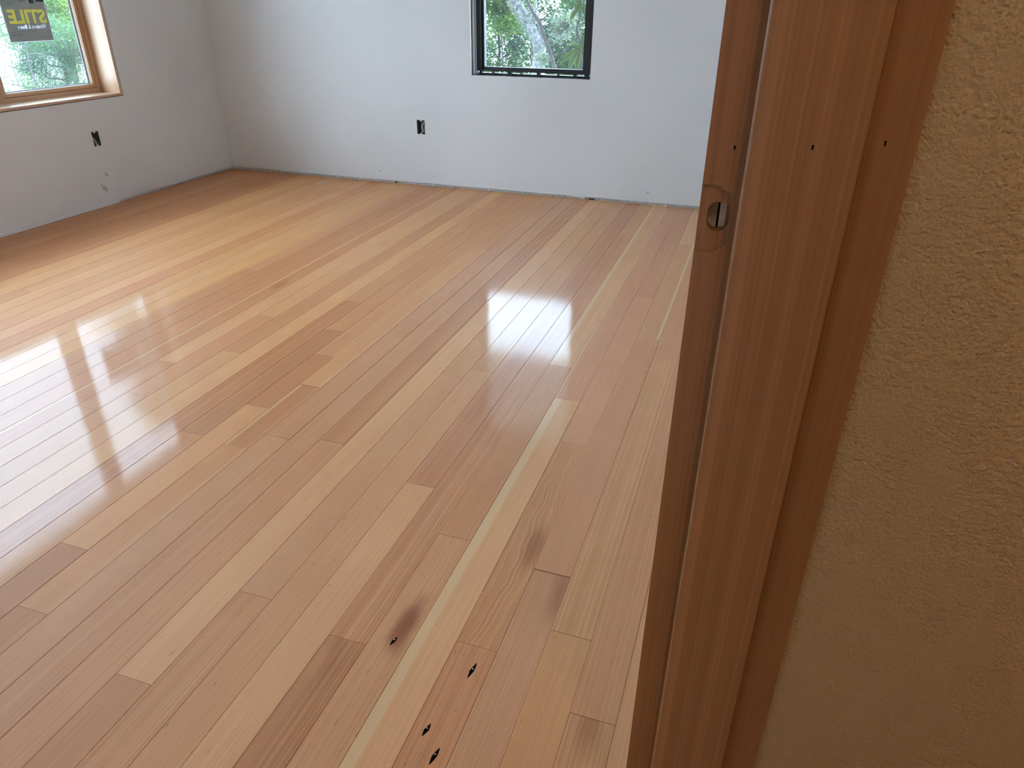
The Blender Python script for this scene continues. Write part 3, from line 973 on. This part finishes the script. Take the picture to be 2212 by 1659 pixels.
def sticker(y0, y1, z0, z1, label):
    xs = XL - 0.1592
    root = empty('window_sticker', (xs, (y0 + y1) / 2, z0))
    tag(root, label, 'sticker', 'stickers on the wooden window')
    m = MB()
    wd = y1 - y0
    loops = letter_loops('STILE', 0.090, .0032, wd * .86)
    loops = [[(y1 - wd * .05 - p[0], z0 + .088 + p[1]) for p in l] for l in loops]
    small = letter_loops('Windows & Doors', 0.030, .0004, wd * .66)

    def inside(a, b):
        return a is not b and min(p[0] for p in b) < a[0][0] < max(p[0] for p in b) and min(p[1] for p in b) < a[0][1] < max(p[1] for p in b) and len(b) > 6 and (max(p[0] for p in a) - min(p[0] for p in a)) < .8 * (max(p[0] for p in b) - min(p[0] for p in b))
    small = [l for l in small if not any(inside(l, q) for q in small)]
    small = [[(y1 - wd * .10 - p[0], z0 + .060 + p[1]) for p in l] for l in small]
    Vs, Fs = plate([(y0, z0), (y1, z0), (y1, z1), (y0, z1)], loops + small, 0.0, .0003)
    m.v, m.f = [(xs - p[1], p[0], p[2]) for p in Vs], Fs
    m.build('sheet', STK, root)
    for l in loops[:5]:
        m = MB()
        Vs, Fs = plate(l, [], 0.0, .0003)
        m.v, m.f = [(xs - p[1], p[0], p[2]) for p in Vs], Fs
        m.build('letter', YELLOW, root)
    m = MB()
    for l in small:
        Vs, Fs = plate(l, [], 0.0, .0003)
        n0 = len(m.v)
        m.v += [(xs - p[1], p[0], p[2]) for p in Vs]
        m.f += [tuple(i + n0 for i in f) for f in Fs]
    m.build('small_lettering', WHINK, root)['kind'] = 'stuff'
    m = MB()
    for (a, b, c, d) in ((y0 - .003, y0, z0 - .004, z1), (y1, y1 + .003, z0 - .004, z1), (y0, y1, z0 - .004, z0)):
        m.box(xs - .0003, xs, a, b, c, d)
    m.build('white_margin', WHINK, root)
    xt = xs + 0.00025
    H = z1 - z0
    wd = y1 - y0
    lettering('lettering', 'STILE', 0.020, GRINK, root, y1 - wd * .45, z0 + .188, xt, .0008, wd * .14)
    m = MB()
    m.box(xt - .0001, xt + .0001, y1 - wd * .19, y1 - wd * .005, z0 + .188, z0 + .202)
    m.build('printed_bar', BLINK, root)
    m = MB()
    cyy, czz = y1 - wd * .29, z0 + .192
    n = 5
    pts = [(-.014, -.012), (.014, -.012), (.016, .004), (0, .016), (-.016, .004)]
    m.v = [(xt - .0001, cyy + p[0], czz + p[1]) for p in pts] + [(xt + .0001, cyy + p[0], czz + p[1]) for p in pts]
    m.f = [tuple(range(5)), tuple(reversed(range(5, 10)))] + [(i, (i + 1) % 5, 5 + (i + 1) % 5, 5 + i) for i in range(5)]
    m.build('printed_house_mark', BLINK, root)
    m = MB()
    for (a, b, c, d) in ((.02, .34, .196, .198), (.02, .34, .188, .190), (.02, .30, .180, .182), (.02, .26, .172, .174), (.05, .35, .046, .048), (.05, .30, .034, .036), (.05, .28, .028, .030), (.38, .62, .050, .0515),
                         (.64, .98, .018, .0195), (.64, .98, .172, .1735)):
        m.box(xt - .0001, xt + .0001, y0 + wd * a, y0 + wd * b, z0 + c, z0 + d)
    for (c, d) in ((.018, .172),):
        m.box(xt - .0001, xt + .0001, y0 + wd * .64, y0 + wd * .646, z0 + c, z0 + d)
    m.build('fine_print', GRINK, root)['kind'] = 'stuff'
    return root


sticker(3.113, 3.378, 0.897, 1.155, 'grey maker sticker with mirrored yellow lettering on the window pane')

# ------------------------------------------------------------------ door frame
YJ = 0.680
door = empty('door_1', (0.037, YJ, 0))
tag(door, 'varnished fir door jamb with latch hole beside the hall wall', 'door frame', kind='structure')
JX0, JX1 = -0.0462, 0.1200
SX0, SX1, SY = -0.0114, 0.0790, 0.667


def rrect(x0, x1, z0, z1, r, n=5):
    P = []
    for cx, cz, a0 in ((x1 - r, z1 - r, 0), (x0 + r, z1 - r, 90), (x0 + r, z0 + r, 180), (x1 - r, z0 + r, 270)):
        for k in range(n + 1):
            a = math.radians(a0 + 90 * k / n)
            P.append((cx + r * math.cos(a), cz + r * math.sin(a)))
    return P


LH = rrect(-0.0385, -0.0185, 0.9185, 0.9455, 0.0085)          # latch bore
nailA = rrect(-0.0235, -0.0217, 0.9925, 0.9965, .0008, 2)
nailC = rrect(0.0950, 0.0968, 1.0030, 1.0075, .0008, 2)
m = MB()
V1, F1 = plate([(JX0, 0), (JX1, 0), (JX1, 2.075), (JX0, 2.075)], [LH, nailA, nailC], YJ + .0040, YJ + .019)
# front skin, notched for the strike plate and chipped at the arris
zt, zb0 = 0.9615, 0.8985
skin = [(JX0 + .0002, 0), (JX1, 0), (JX1, 2.075), (JX0 + .0002, 2.075), (JX0 + .0002, zt), (JX0 + .017, zt), (JX0 + .0195, zt - .004), (JX0 + .0245, zt - .006),
        (JX0 + .0290, 0.950), (JX0 + .0300, 0.940), (JX0 + .0300, 0.920), (JX0 + .0290, 0.910), (JX0 + .0245, zb0 + .006), (JX0 + .0195, zb0 + .003), (JX0 + .017, zb0), (JX0 + .0002, zb0 + .0005),
        (JX0 + .0002, 0.891), (JX0 + .0014, 0.888), (JX0 + .0010, 0.884), (JX0 + .0001, 0.880)]
V2, F2 = plate(skin, [nailA, nailC], YJ, YJ + .0040)
m.v = V1 + V2
m.f = F1 + [tuple(i + len(V1) for i in f) for f in F2]
m.build('jamb_board', JAMB, door)
nailB = rrect(0.0392, 0.0412, 0.9985, 1.0030, .0008, 2)
V3, F3 = plate([(SX0 + .0035, 0), (SX1 - .0012, 0), (SX1 - .0012, 2.05), (SX0 + .0035, 2.05)], [nailB], SY, SY + .012)
m = MB()
m.v, m.f = list(V3), list(F3)
# eased arrises of the stop
for (xe, xi, s) in ((SX0, SX0 + .0035, -1), (SX1, SX1 - .0012, 1)):
    rd = abs(xe - xi)
    pr = [(xi, SY)] + [(xi + s * rd * math.sin(math.radians(a)), SY + rd * (1 - math.cos(math.radians(a)))) for a in (22, 45, 67, 90)] + [(xe, SY + .0129), (xi, SY + .0129)]
    n = len(m.v)
    m.v += [(p[0], p[1], 0.0) for p in pr] + [(p[0], p[1], 2.05) for p in pr]
    q = len(pr)
    for k in range(q):
        k2 = (k + 1) % q
        m.f.append((n + k, n + k2, n + q + k2, n + q + k) if s > 0 else (n + k2, n + k, n + q + k, n + q + k2))
m.build('door_stop', JAMB2, door)
# what shows in the latch bore
box_obj('shim', simple('grey_wallboard_edge', (0.62, 0.55, 0.46), 0.9, 0.2, 300), door, (-0.046, -0.0305, 0.7005, 0.7205, 0.80, 1.05))
box_obj('shim', simple('pale_shim_wood', (0.95, 0.88, 0.78), 0.7, 0.1, 90), door, (-0.0283, -0.0225, 0.7005, 0.7205, 0.80, 1.05))
box_obj('shim', simple('brown_shim_wood', (0.40, 0.22, 0.12), 0.7, 0.1, 90), door, (-0.0222, 0.02, 0.7003, 0.7205, 0.80, 1.05))
box_obj('gap_shade', simple('dark_cavity', (0.01, 0.008, 0.007), 0.9), door, (-0.0305, -0.0283, 0.7160, 0.7205, 0.80, 1.05))  # near-black strip stands in for the shade in the open gap
PLUGM = simple('dark_hole_plug', (0.02, 0.012, 0.008), 0.6)  # black plugs stand in for the shade inside the jamb's small holes
for (x, z, y) in ((-0.0226, 0.9945, YJ), (0.0402, 1.00075, SY), (0.0959, 1.00525, YJ)):
    box_obj('hole_plug', PLUGM, door, (x - .0016, x + .0016, y + .0025, y + .0075, z - .003, z + .003))
# near jamb and head, behind and above the viewer
box_obj('jamb_board', JAMB, door, (JX0, JX1, -0.171, -0.152, 0, 2.075))
box_obj('head_jamb', JAMB, door, (JX0, JX1, -0.152, YJ - .0005, 2.0555, 2.0745))
box_obj('head_stop', JAMB2, door, (SX0, SX1, -0.139, SY - .0005, 2.043, 2.055))
box_obj('door_stop', JAMB2, door, (SX0, SX1, -0.1515, -0.1395, 0, 2.05))

# ------------------------------------------------------------------ unseen hall ceiling lamp, added for warm light
lamp = empty('added_hall_lamp', (0.75, -0.5, ZC))
tag(lamp, 'small unseen warm ceiling lamp added in the hall', 'lamp')
m = MB()
m.tube([(0.75, -0.5, ZC), (0.75, -0.5, ZC - .02)], [.09, .085], 24)
m.build('canopy', simple('lamp_canopy', (0.6, 0.58, 0.55), 0.4), lamp)
opal, nt, p = new_mat('opal_lamp_glass')
p.inputs['Base Color'].default_value = (0.9, 0.85, 0.75, 1)
p.inputs['Emission Color'].default_value = (1.0, 0.74, 0.45, 1)
p.inputs['Emission Strength'].default_value = HALL_WATTS * 0.22
m = MB()
m.tube([(0.75, -0.5, ZC - .02 - .07 * math.sin(math.radians(a))) for a in (0, 20, 40, 60, 80, 88)], [.08 * math.cos(math.radians(a)) + .001 for a in (0, 20, 40, 60, 80, 88)], 24)
m.build('shade', opal, lamp, smooth=True)
l = bpy.data.lights.new('lamp_light', 'POINT')
l.energy = HALL_WATTS
l.color = (1.0, 0.74, 0.45)
l.shadow_soft_size = 0.07
lo = bpy.data.objects.new('lamp_light', l)
lo.location = (0.75, -0.5, ZC - 0.18)
COL.objects.link(lo)

# ------------------------------------------------------------------ outdoors
m = MB()
m.box(-60, 30, -40, 60, -0.9, -0.6)
tag(m.build('ground', GRAVEL), 'pale gravel ground outside the windows', 'ground', kind='structure')


def foliage(m, c, rad, n, ln, wd, rng, droop=0.0, shell=0.35):
    """n separate folded leaves in an ellipsoid"""
    for _ in range(n):
        while True:
            p = Vector((rng.uniform(-1, 1), rng.uniform(-1, 1), rng.uniform(-1, 1)))
            if shell < p.length < 1: break
        q = Vector((c[0] + p.x * rad[0], c[1] + p.y * rad[1], c[2] + p.z * rad[2]))
        d = Vector((p.x + rng.uniform(-.6, .6), p.y + rng.uniform(-.6, .6), rng.uniform(-.5, .5) - droop)).normalized()
        s = d.cross(Vector((rng.uniform(-.4, .4), rng.uniform(-.4, .4), 1))).normalized()
        L, W = ln * rng.uniform(.6, 1.3), wd * rng.uniform(.6, 1.3)
        up = s.cross(d).normalized() * W * .35
        n0 = len(m.v)
        m.v += [tuple(q), tuple(q + d * L * .45 + s * W * .5 + up), tuple(q + d * L), tuple(q + d * L * .45 - s * W * .5 + up), tuple(q + d * L * .5)]
        m.f += [(n0, n0 + 1, n0 + 2, n0 + 4), (n0, n0 + 4, n0 + 2, n0 + 3)]


def wig(a, b, n, amp, rng):
    a, b = Vector(a), Vector(b)
    return [a.lerp(b, i / n) + Vector((rng.uniform(-1, 1), rng.uniform(-1, 1), rng.uniform(-1, 1))) * (amp if 0 < i < n else 0) for i in range(n + 1)]


def bush(name, label, cat, c, rad, n, ln, wd, mat, seed, trunk_r=.03, droop=0.0, group=None, blobs=None, shell=.3):
    rng = random.Random(seed)
    root = empty(name, (c[0], c[1], -0.6))
    tag(root, label, cat, group)
    m = MB()
    m.tube(wig((c[0], c[1], -0.6), (c[0], c[1], c[2] + rad[2] * .3), 5, .03, rng), [trunk_r * (1 - .12 * i) for i in range(6)], 7)
    for k in range(7):
        a = rng.uniform(0, 6.28)
        z = rng.uniform(-.3, .5)
        m.tube(wig((c[0], c[1], c[2] + rad[2] * (z - .3)), (c[0] + math.cos(a) * rad[0] * .8, c[1] + math.sin(a) * rad[1] * .8, c[2] + rad[2] * z), 4, .03, rng), [trunk_r * .4 * (1 - .18 * i) for i in range(5)], 5)
    m.build('stems', BARK, root)
    m = MB()
    if blobs is None:
        foliage(m, c, rad, n, ln, wd, rng, droop, shell)
    else:
        for k in range(blobs):
            p = Vector((max(-.7, min(.7, rng.gauss(0, .45))), max(-.7, min(.7, rng.gauss(0, .45))), rng.uniform(-.8, .8)))
            cc = (c[0] + p.x * rad[0], c[1] + p.y * rad[1], c[2] + p.z * rad[2])
            rr = rng.uniform(.18, .34)
            foliage(m, cc, (rad[0] * rr, rad[1] * rr, rad[2] * rr), n // blobs, ln, wd, rng, droop, .1)
    f = m.build('foliage', mat, root)
    f['kind'] = 'stuff'
    return root


# beyond the left window: evergreen sprays, a yellow-green bush and a tall conifer
def lw(y, z, k):
    """point k times as far out as the left window's glass, through (y, z) on it"""
    return Vector((-3.83 * k, y * k, CAM_H + (z - CAM_H) * k))


c = lw(3.38, .76, 2.1)
bush('evergreen_shrub', 'dark green evergreen shrub outside the wooden window', 'shrub', c, (.85, .70, .62), 26000, .055, .010, NEEDLE, 3, droop=.3, blobs=60, group='shrubs outside the wooden window')
c = lw(3.43, .98, 2.9)
bush('yellow_green_bush', 'bright yellow-green bush behind the evergreen shrub', 'shrub', c, (.95, .85, .50), 15000, .06, .026, NEEDLE2, 5, blobs=34, group='shrubs outside the wooden window')
c = lw(4.0, 1.0, 3.2)
bush('evergreen_shrub', 'tall dark evergreen at the right edge of the wooden window', 'shrub', c, (.8, .8, 1.3), 16000, .07, .014, NEEDLE, 9, droop=.35, blobs=30, group='shrubs outside the wooden window')


def conifer(base, h, r, n_whorl, seed, label, mat):
    rng = random.Random(seed)
    root = empty('conifer', base)
    tag(root, label, 'tree', 'trees outside the house')
    b = Vector(base)
    m = MB()
    m.tube([b + Vector((0, 0, h * t)) for t in (0, .25, .5, .75, 1)], [.16, .13, .09, .05, .01], 8)
    m.build('trunk', BARK, root)
    mb, mf = MB(), MB()
    for i in range(n_whorl):
        t = .10 + .88 * i / n_whorl
        rr = r * (1 - t) ** .8 + .15
        for k in range(rng.randint(4, 6)):
            if rng.random() < .12: continue
            a = rng.uniform(0, 6.28)
            p0 = b + Vector((0, 0, h * t))
            p1 = p0 + Vector((math.cos(a) * rr, math.sin(a) * rr, -.18 * rr + rng.uniform(-.1, .1)))
            mb.tube([p0, p0.lerp(p1, .5) + Vector((0, 0, .06)), p1], [.025, .016, .006], 5)
            for s in range(5):
                q = p0.lerp(p1, .3 + .17 * s)
                foliage(mf, q, (.28, .28, .13), 26, .16, .035, rng, .35, 0)
    mb.build('branches', BARK, root)
    f = mf.build('foliage', mat, root)
    f['kind'] = 'stuff'
    return root


p = lw(3.42, 0, 4.0)
conifer((p.x, p.y, -0.6), 11.0, 1.9, 30, 11, 'tall dark conifer beyond the wooden window', NEEDLE)
p = lw(4.1, 0, 4.6)
conifer((p.x, p.y, -0.6), 12.0, 2.3, 28, 12, 'taller conifer further right beyond the wooden window', NEEDLE)
# thin bare sapling in front of the evergreens
rng = random.Random(21)
p0, p1 = lw(3.21, .58, 1.7), lw(3.17, 1.02, 1.7)
root = empty('bare_sapling', (p0.x, p0.y, -0.6))
tag(root, 'thin bare sapling close outside the wooden window', 'tree', 'trees outside the house')
m = MB()
pts = wig((p0.x, p0.y, -0.6), p1, 7, .012, rng)
m.tube(pts, [.011, .010, .009, .008, .0075, .007, .006, .005], 6)
m.build('stem', TWIG, root)
for (z0, y1, z1) in ((.92, 3.07, .985), (.92, 3.27, .99), (.93, 3.19, 1.06), (.84, 3.28, .835), (.80, 3.12, .80), (.88, 3.12, .85), (.73, 3.16, .70)):
    m = MB()
    a = lw(3.185 + (.92 - z0) * .09, z0, 1.7)
    m.tube(wig(a, lw(y1, z1, 1.7), 4, .008, rng), [.0055, .0048, .004, .003, .002], 5)
    m.build('twig', TWIG, root)
p0, p1 = lw(3.03, .60, 1.9), lw(3.09, .90, 1.9)
root = empty('bare_sapling', (p0.x, p0.y, -0.6))
tag(root, 'slender leaning twig left of the bare sapling outside', 'tree', 'trees outside the house')
m = MB()
m.tube(wig((p0.x, p0.y, -0.6), p1, 6, .01, rng), [.009, .008, .007, .006, .005, .004, .003], 5)
m.build('stem', TWIG, root)

# beyond the far window: lichen tree, bare branch, broad-leaved shrub, hedge of shrubs
rng = random.Random(33)
D = 7.25
P = [at(1155, 215, D), at(1163, 148, D), at(1166, 110, D), at(1160, 80, D), at(1143, 52, D), at(1128, 28, D), at(1112, 2, D), at(1085, -45, D), at(1050, -120, D), at(1030, -220, D)]
root = empty('lichen_tree', (P[0].x, P[0].y, -0.6))
tag(root, 'leaning lichen-covered tree trunk outside the black window', 'tree', 'trees outside the house')
m = MB()
m.tube([Vector((P[0].x, P[0].y, -0.6))] + P, [.085, .075, .062, .058, .058, .052, .050, .047, .044, .040, .034], 12)
m.build('trunk', LICHEN, root, smooth=True)
m = MB()
Q = [at(1172, 96, D), at(1170, 66, D), at(1158, 35, D), at(1157, 0, D), at(1160, -60, D)]
m.tube(Q, [.04, .026, .014, .011, .009], 8)
m.build('branch', LICHEN, root, smooth=True)
m = MB()
for k in range(900):
    t = rng.random()
    i = min(int(t * (len(P) - 1)), len(P) - 2)
    q = P[i].lerp(P[i + 1], t * (len(P) - 1) - i)
    foliage(m, q, (.07, .05, .07), 2, .035, .018, rng, 0, .5)
f = m.build('lichen_tufts', MOSS, root)
f['kind'] = 'stuff'
# bare upper limbs
m = MB()
top = P[-1] + Vector((-.25, .4, 2.6))
m.tube([P[-1], P[-1] + Vector((-.1, .15, 1.2)), top], [.034, .026, .012], 8)
m.build('upper_trunk', LICHEN, root)
for k in range(5):
    a = P[-1].lerp(top, .15 + .17 * k)
    m = MB()
    m.tube(wig(a, a + Vector((rng.uniform(-.8, .8), rng.uniform(.1, .8), rng.uniform(.3, .9))), 4, .05, rng), [.014, .011, .009, .006, .003], 6)
    m.build('branch', LICHEN, root)

# unseen porch, added to dim the upper half of the window's floor reflection
porch = empty('added_porch_roof', (-1.5, 5.6, -0.6))
tag(porch, 'unseen porch roof added outside above the black window', 'roof')
PW = simple('added_roof_paint', (0.55, 0.54, 0.52), 0.7)
for k in range(13):
    y0 = YF + .19 + k * .152
    box_obj('soffit_board', PW, porch, (-4.4, 1.2, y0, y0 + .148, 2.30, 2.32))
box_obj('fascia', PW, porch, (-4.4, 1.2, YF + .19 + 13 * .152, YF + .19 + 13 * .152 + .03, 2.26, 2.50))
box_obj('roof_deck', SHEATH, porch, (-4.4, 1.2, YF + .19, YF + .19 + 13 * .152, 2.42, 2.46))
for x in (-4.2, 1.0):
    box_obj('post', PW, porch, (x - .06, x + .06, 6.40, 6.52, -.6, 2.30))

# unseen eave, added to cut high sky light on the floor by the wall
eave = empty('added_roof_eave', (-4.3, 2.0, 2.6))
tag(eave, 'unseen roof eave added outside above the wooden window', 'roof')
for k in range(6):
    x1 = XL - .218 - k * .142
    box_obj('soffit_board', PW, eave, (x1 - .139, x1, -1.5, 4.62, 2.60, 2.62))
box_obj('fascia', PW, eave, (XL - .218 - 6 * .142 - .028, XL - .218 - 6 * .142, -1.5, 4.62, 2.58, 2.80))
box_obj('roof_deck', SHEATH, eave, (XL - .218 - 6 * .142, XL - .218, -1.5, 4.62, 2.70, 2.74))

D = 6.6
P = [at(1230, 235, D), at(1207, 165, D), at(1198, 146, D), at(1188, 112, D), at(1178, 88, D), at(1170, 62, D), at(1166, 48, D), at(1152, 28, D), at(1143, 10, D), at(1135, -8, D), at(1120, -60, D), at(1110, -140, D)]
root = empty('bare_branch_tree', (P[0].x, P[0].y, -0.6))
tag(root, 'slim bare stem crossing in front of the lichen trunk', 'tree', 'trees outside the house')
m = MB()
m.tube([Vector((P[0].x + .05, P[0].y, -0.6))] + P, [.022, .020, .018, .0175, .017, .0165, .017, .017, .015, .015, .014, .012, .009], 8)
m.build('stem', TWIG, root, smooth=True)
for (a, b) in (((1168, 42), (1190, 22)), ((1172, 62), (1195, 52)), ((1186, 98), (1225, 92)), ((1180, 95), (1200, 76)), ((1190, 120), (1196, 105)), ((1160, 36), (1140, 22)), ((1150, 25), (1175, 5)), ((1195, 118), (1230, 105))):
    m = MB()
    m.tube(wig(at(*a, D), at(*b, D + .1), 4, .02, rng), [.007, .006, .005, .004, .003], 5)
    m.build('twig', TWIG, root)
m = MB()
for (a, b) in (((1205, 60), (1225, 75)), ((1215, 45), (1240, 70)), ((1165, 120), (1180, 135)), ((1195, 35), (1215, 90)), ((1225, 30), (1235, 60))):
    for k in range(90):
        q = at(a[0] + (b[0] - a[0]) * rng.random() + rng.uniform(-6, 6), a[1] + (b[1] - a[1]) * rng.random() + rng.uniform(-6, 6), D + .12 + rng.uniform(-.10, .10))
        foliage(m, q, (.03, .03, .03), 2, .05, .02, rng, 0, 0)
f = m.build('lichen_tufts', MOSS, root)
f['kind'] = 'stuff'


def big_leaf(root, base, tip, wdt, mat):
    base, tip = Vector(base), Vector(tip)
    d = tip - base
    s = d.cross(Vector((0.15, 1, 0.2))).normalized()
    nrm = s.cross(d).normalized()
    m = MB()
    rows = 7
    for i in range(rows + 1):
        t = i / rows
        wq = wdt * math.sin(math.pi * min(1, t * .94 + .06)) ** .75
        c = base + d * t + nrm * (-.10 * d.length * t * t) + Vector((0, 0, .12 * d.length * math.sin(math.pi * t)))
        for e in (-1, -.5, 0, .5, 1):
            m.v.append(tuple(c + s * wq * .5 * e + nrm * abs(e) * wq * .14))
    for i in range(rows):
        for e in range(4):
            a = i * 5 + e
            m.f.append((a, a + 1, a + 6, a + 5))
    me = m.mesh('leaf')
    for p in me.polygons: p.use_smooth = True
    o = link('leaf', me, mat)
    md = o.modifiers.new('thickness', 'SOLIDIFY')
    md.thickness = 0.0012
    child(o, root)


D = 5.75
rb = at(1258, 190, D)
root = empty('broad_leaved_shrub', (rb.x, rb.y, -0.6))
tag(root, 'broad-leaved shrub with long green leaves at the right of the black window', 'shrub')
P = [Vector((rb.x, rb.y, -0.6)), at(1258, 190, D), at(1256, 120, D), at(1252, 88, D), at(1246, 62, D), at(1252, 40, D), at(1256, 20, D), at(1256, -30, D)]
m = MB()
m.tube(P, [.016, .014, .012, .012, .011, .011, .010, .008], 8)
m.build('stem', TWIG, root, smooth=True)
for (a, b, wq) in (((1252, 106), (1210, 142), .040), ((1252, 107), (1226, 158), .044), ((1253, 107), (1244, 160), .048), ((1254, 106), (1268, 150), .050),
                   ((1251, 105), (1226, 92), .036), ((1254, 104), (1278, 84), .036), ((1253, 103), (1262, 78), .03),
                   ((1255, 8), (1232, 50), .060), ((1256, 6), (1240, 30), .05), ((1257, 8), (1268, 38), .05), ((1256, 0), (1222, -4), .05), ((1258, 0), (1285, -12), .05), ((1256, -4), (1246, -45), .05)):
    big_leaf(root, at(*a, D + rng.uniform(-.05, .05)), at(*b, D + rng.uniform(-.18, .05)), wq, RHODO)

for i, (px, Y, zt, rx, lab, mt, n) in enumerate(((1075, 8.5, .95, .40, 'leafy green shrub at the left of the black window view', SHRUBM, 6000),
                                               (1150, 10.2, 1.35, .47, 'shaded shrub directly behind the lichen trunk', NEEDLE, 9000),
                                               (1235, 8.5, 1.05, .40, 'leafy shrub behind the broad-leaved plant', SHRUBM, 6000),
                                               (1300, 10.2, 1.30, .47, 'shrub at the far right beyond the black window', NEEDLE, 9000),
                                               (1000, 10.2, 1.3, .47, 'shrub at the far left beyond the black window', NEEDLE, 9000))):
    p = at(px, 80, Y)
    bush('garden_shrub', lab, 'shrub', (p.x, p.y, .62), (rx, .5, zt), int(n * 1.8), .055, .028, mt, 50 + i, blobs=44, group='shrubs beyond the black window')
p = at(1088, 30, 7.75)
bush('yellow_green_bush', 'light yellow-green spray at the upper left of the black window view', 'shrub', (p.x, p.y, 1.12), (.30, .16, .36), 2600, .06, .03, NEEDLE2, 70, .012, blobs=18)
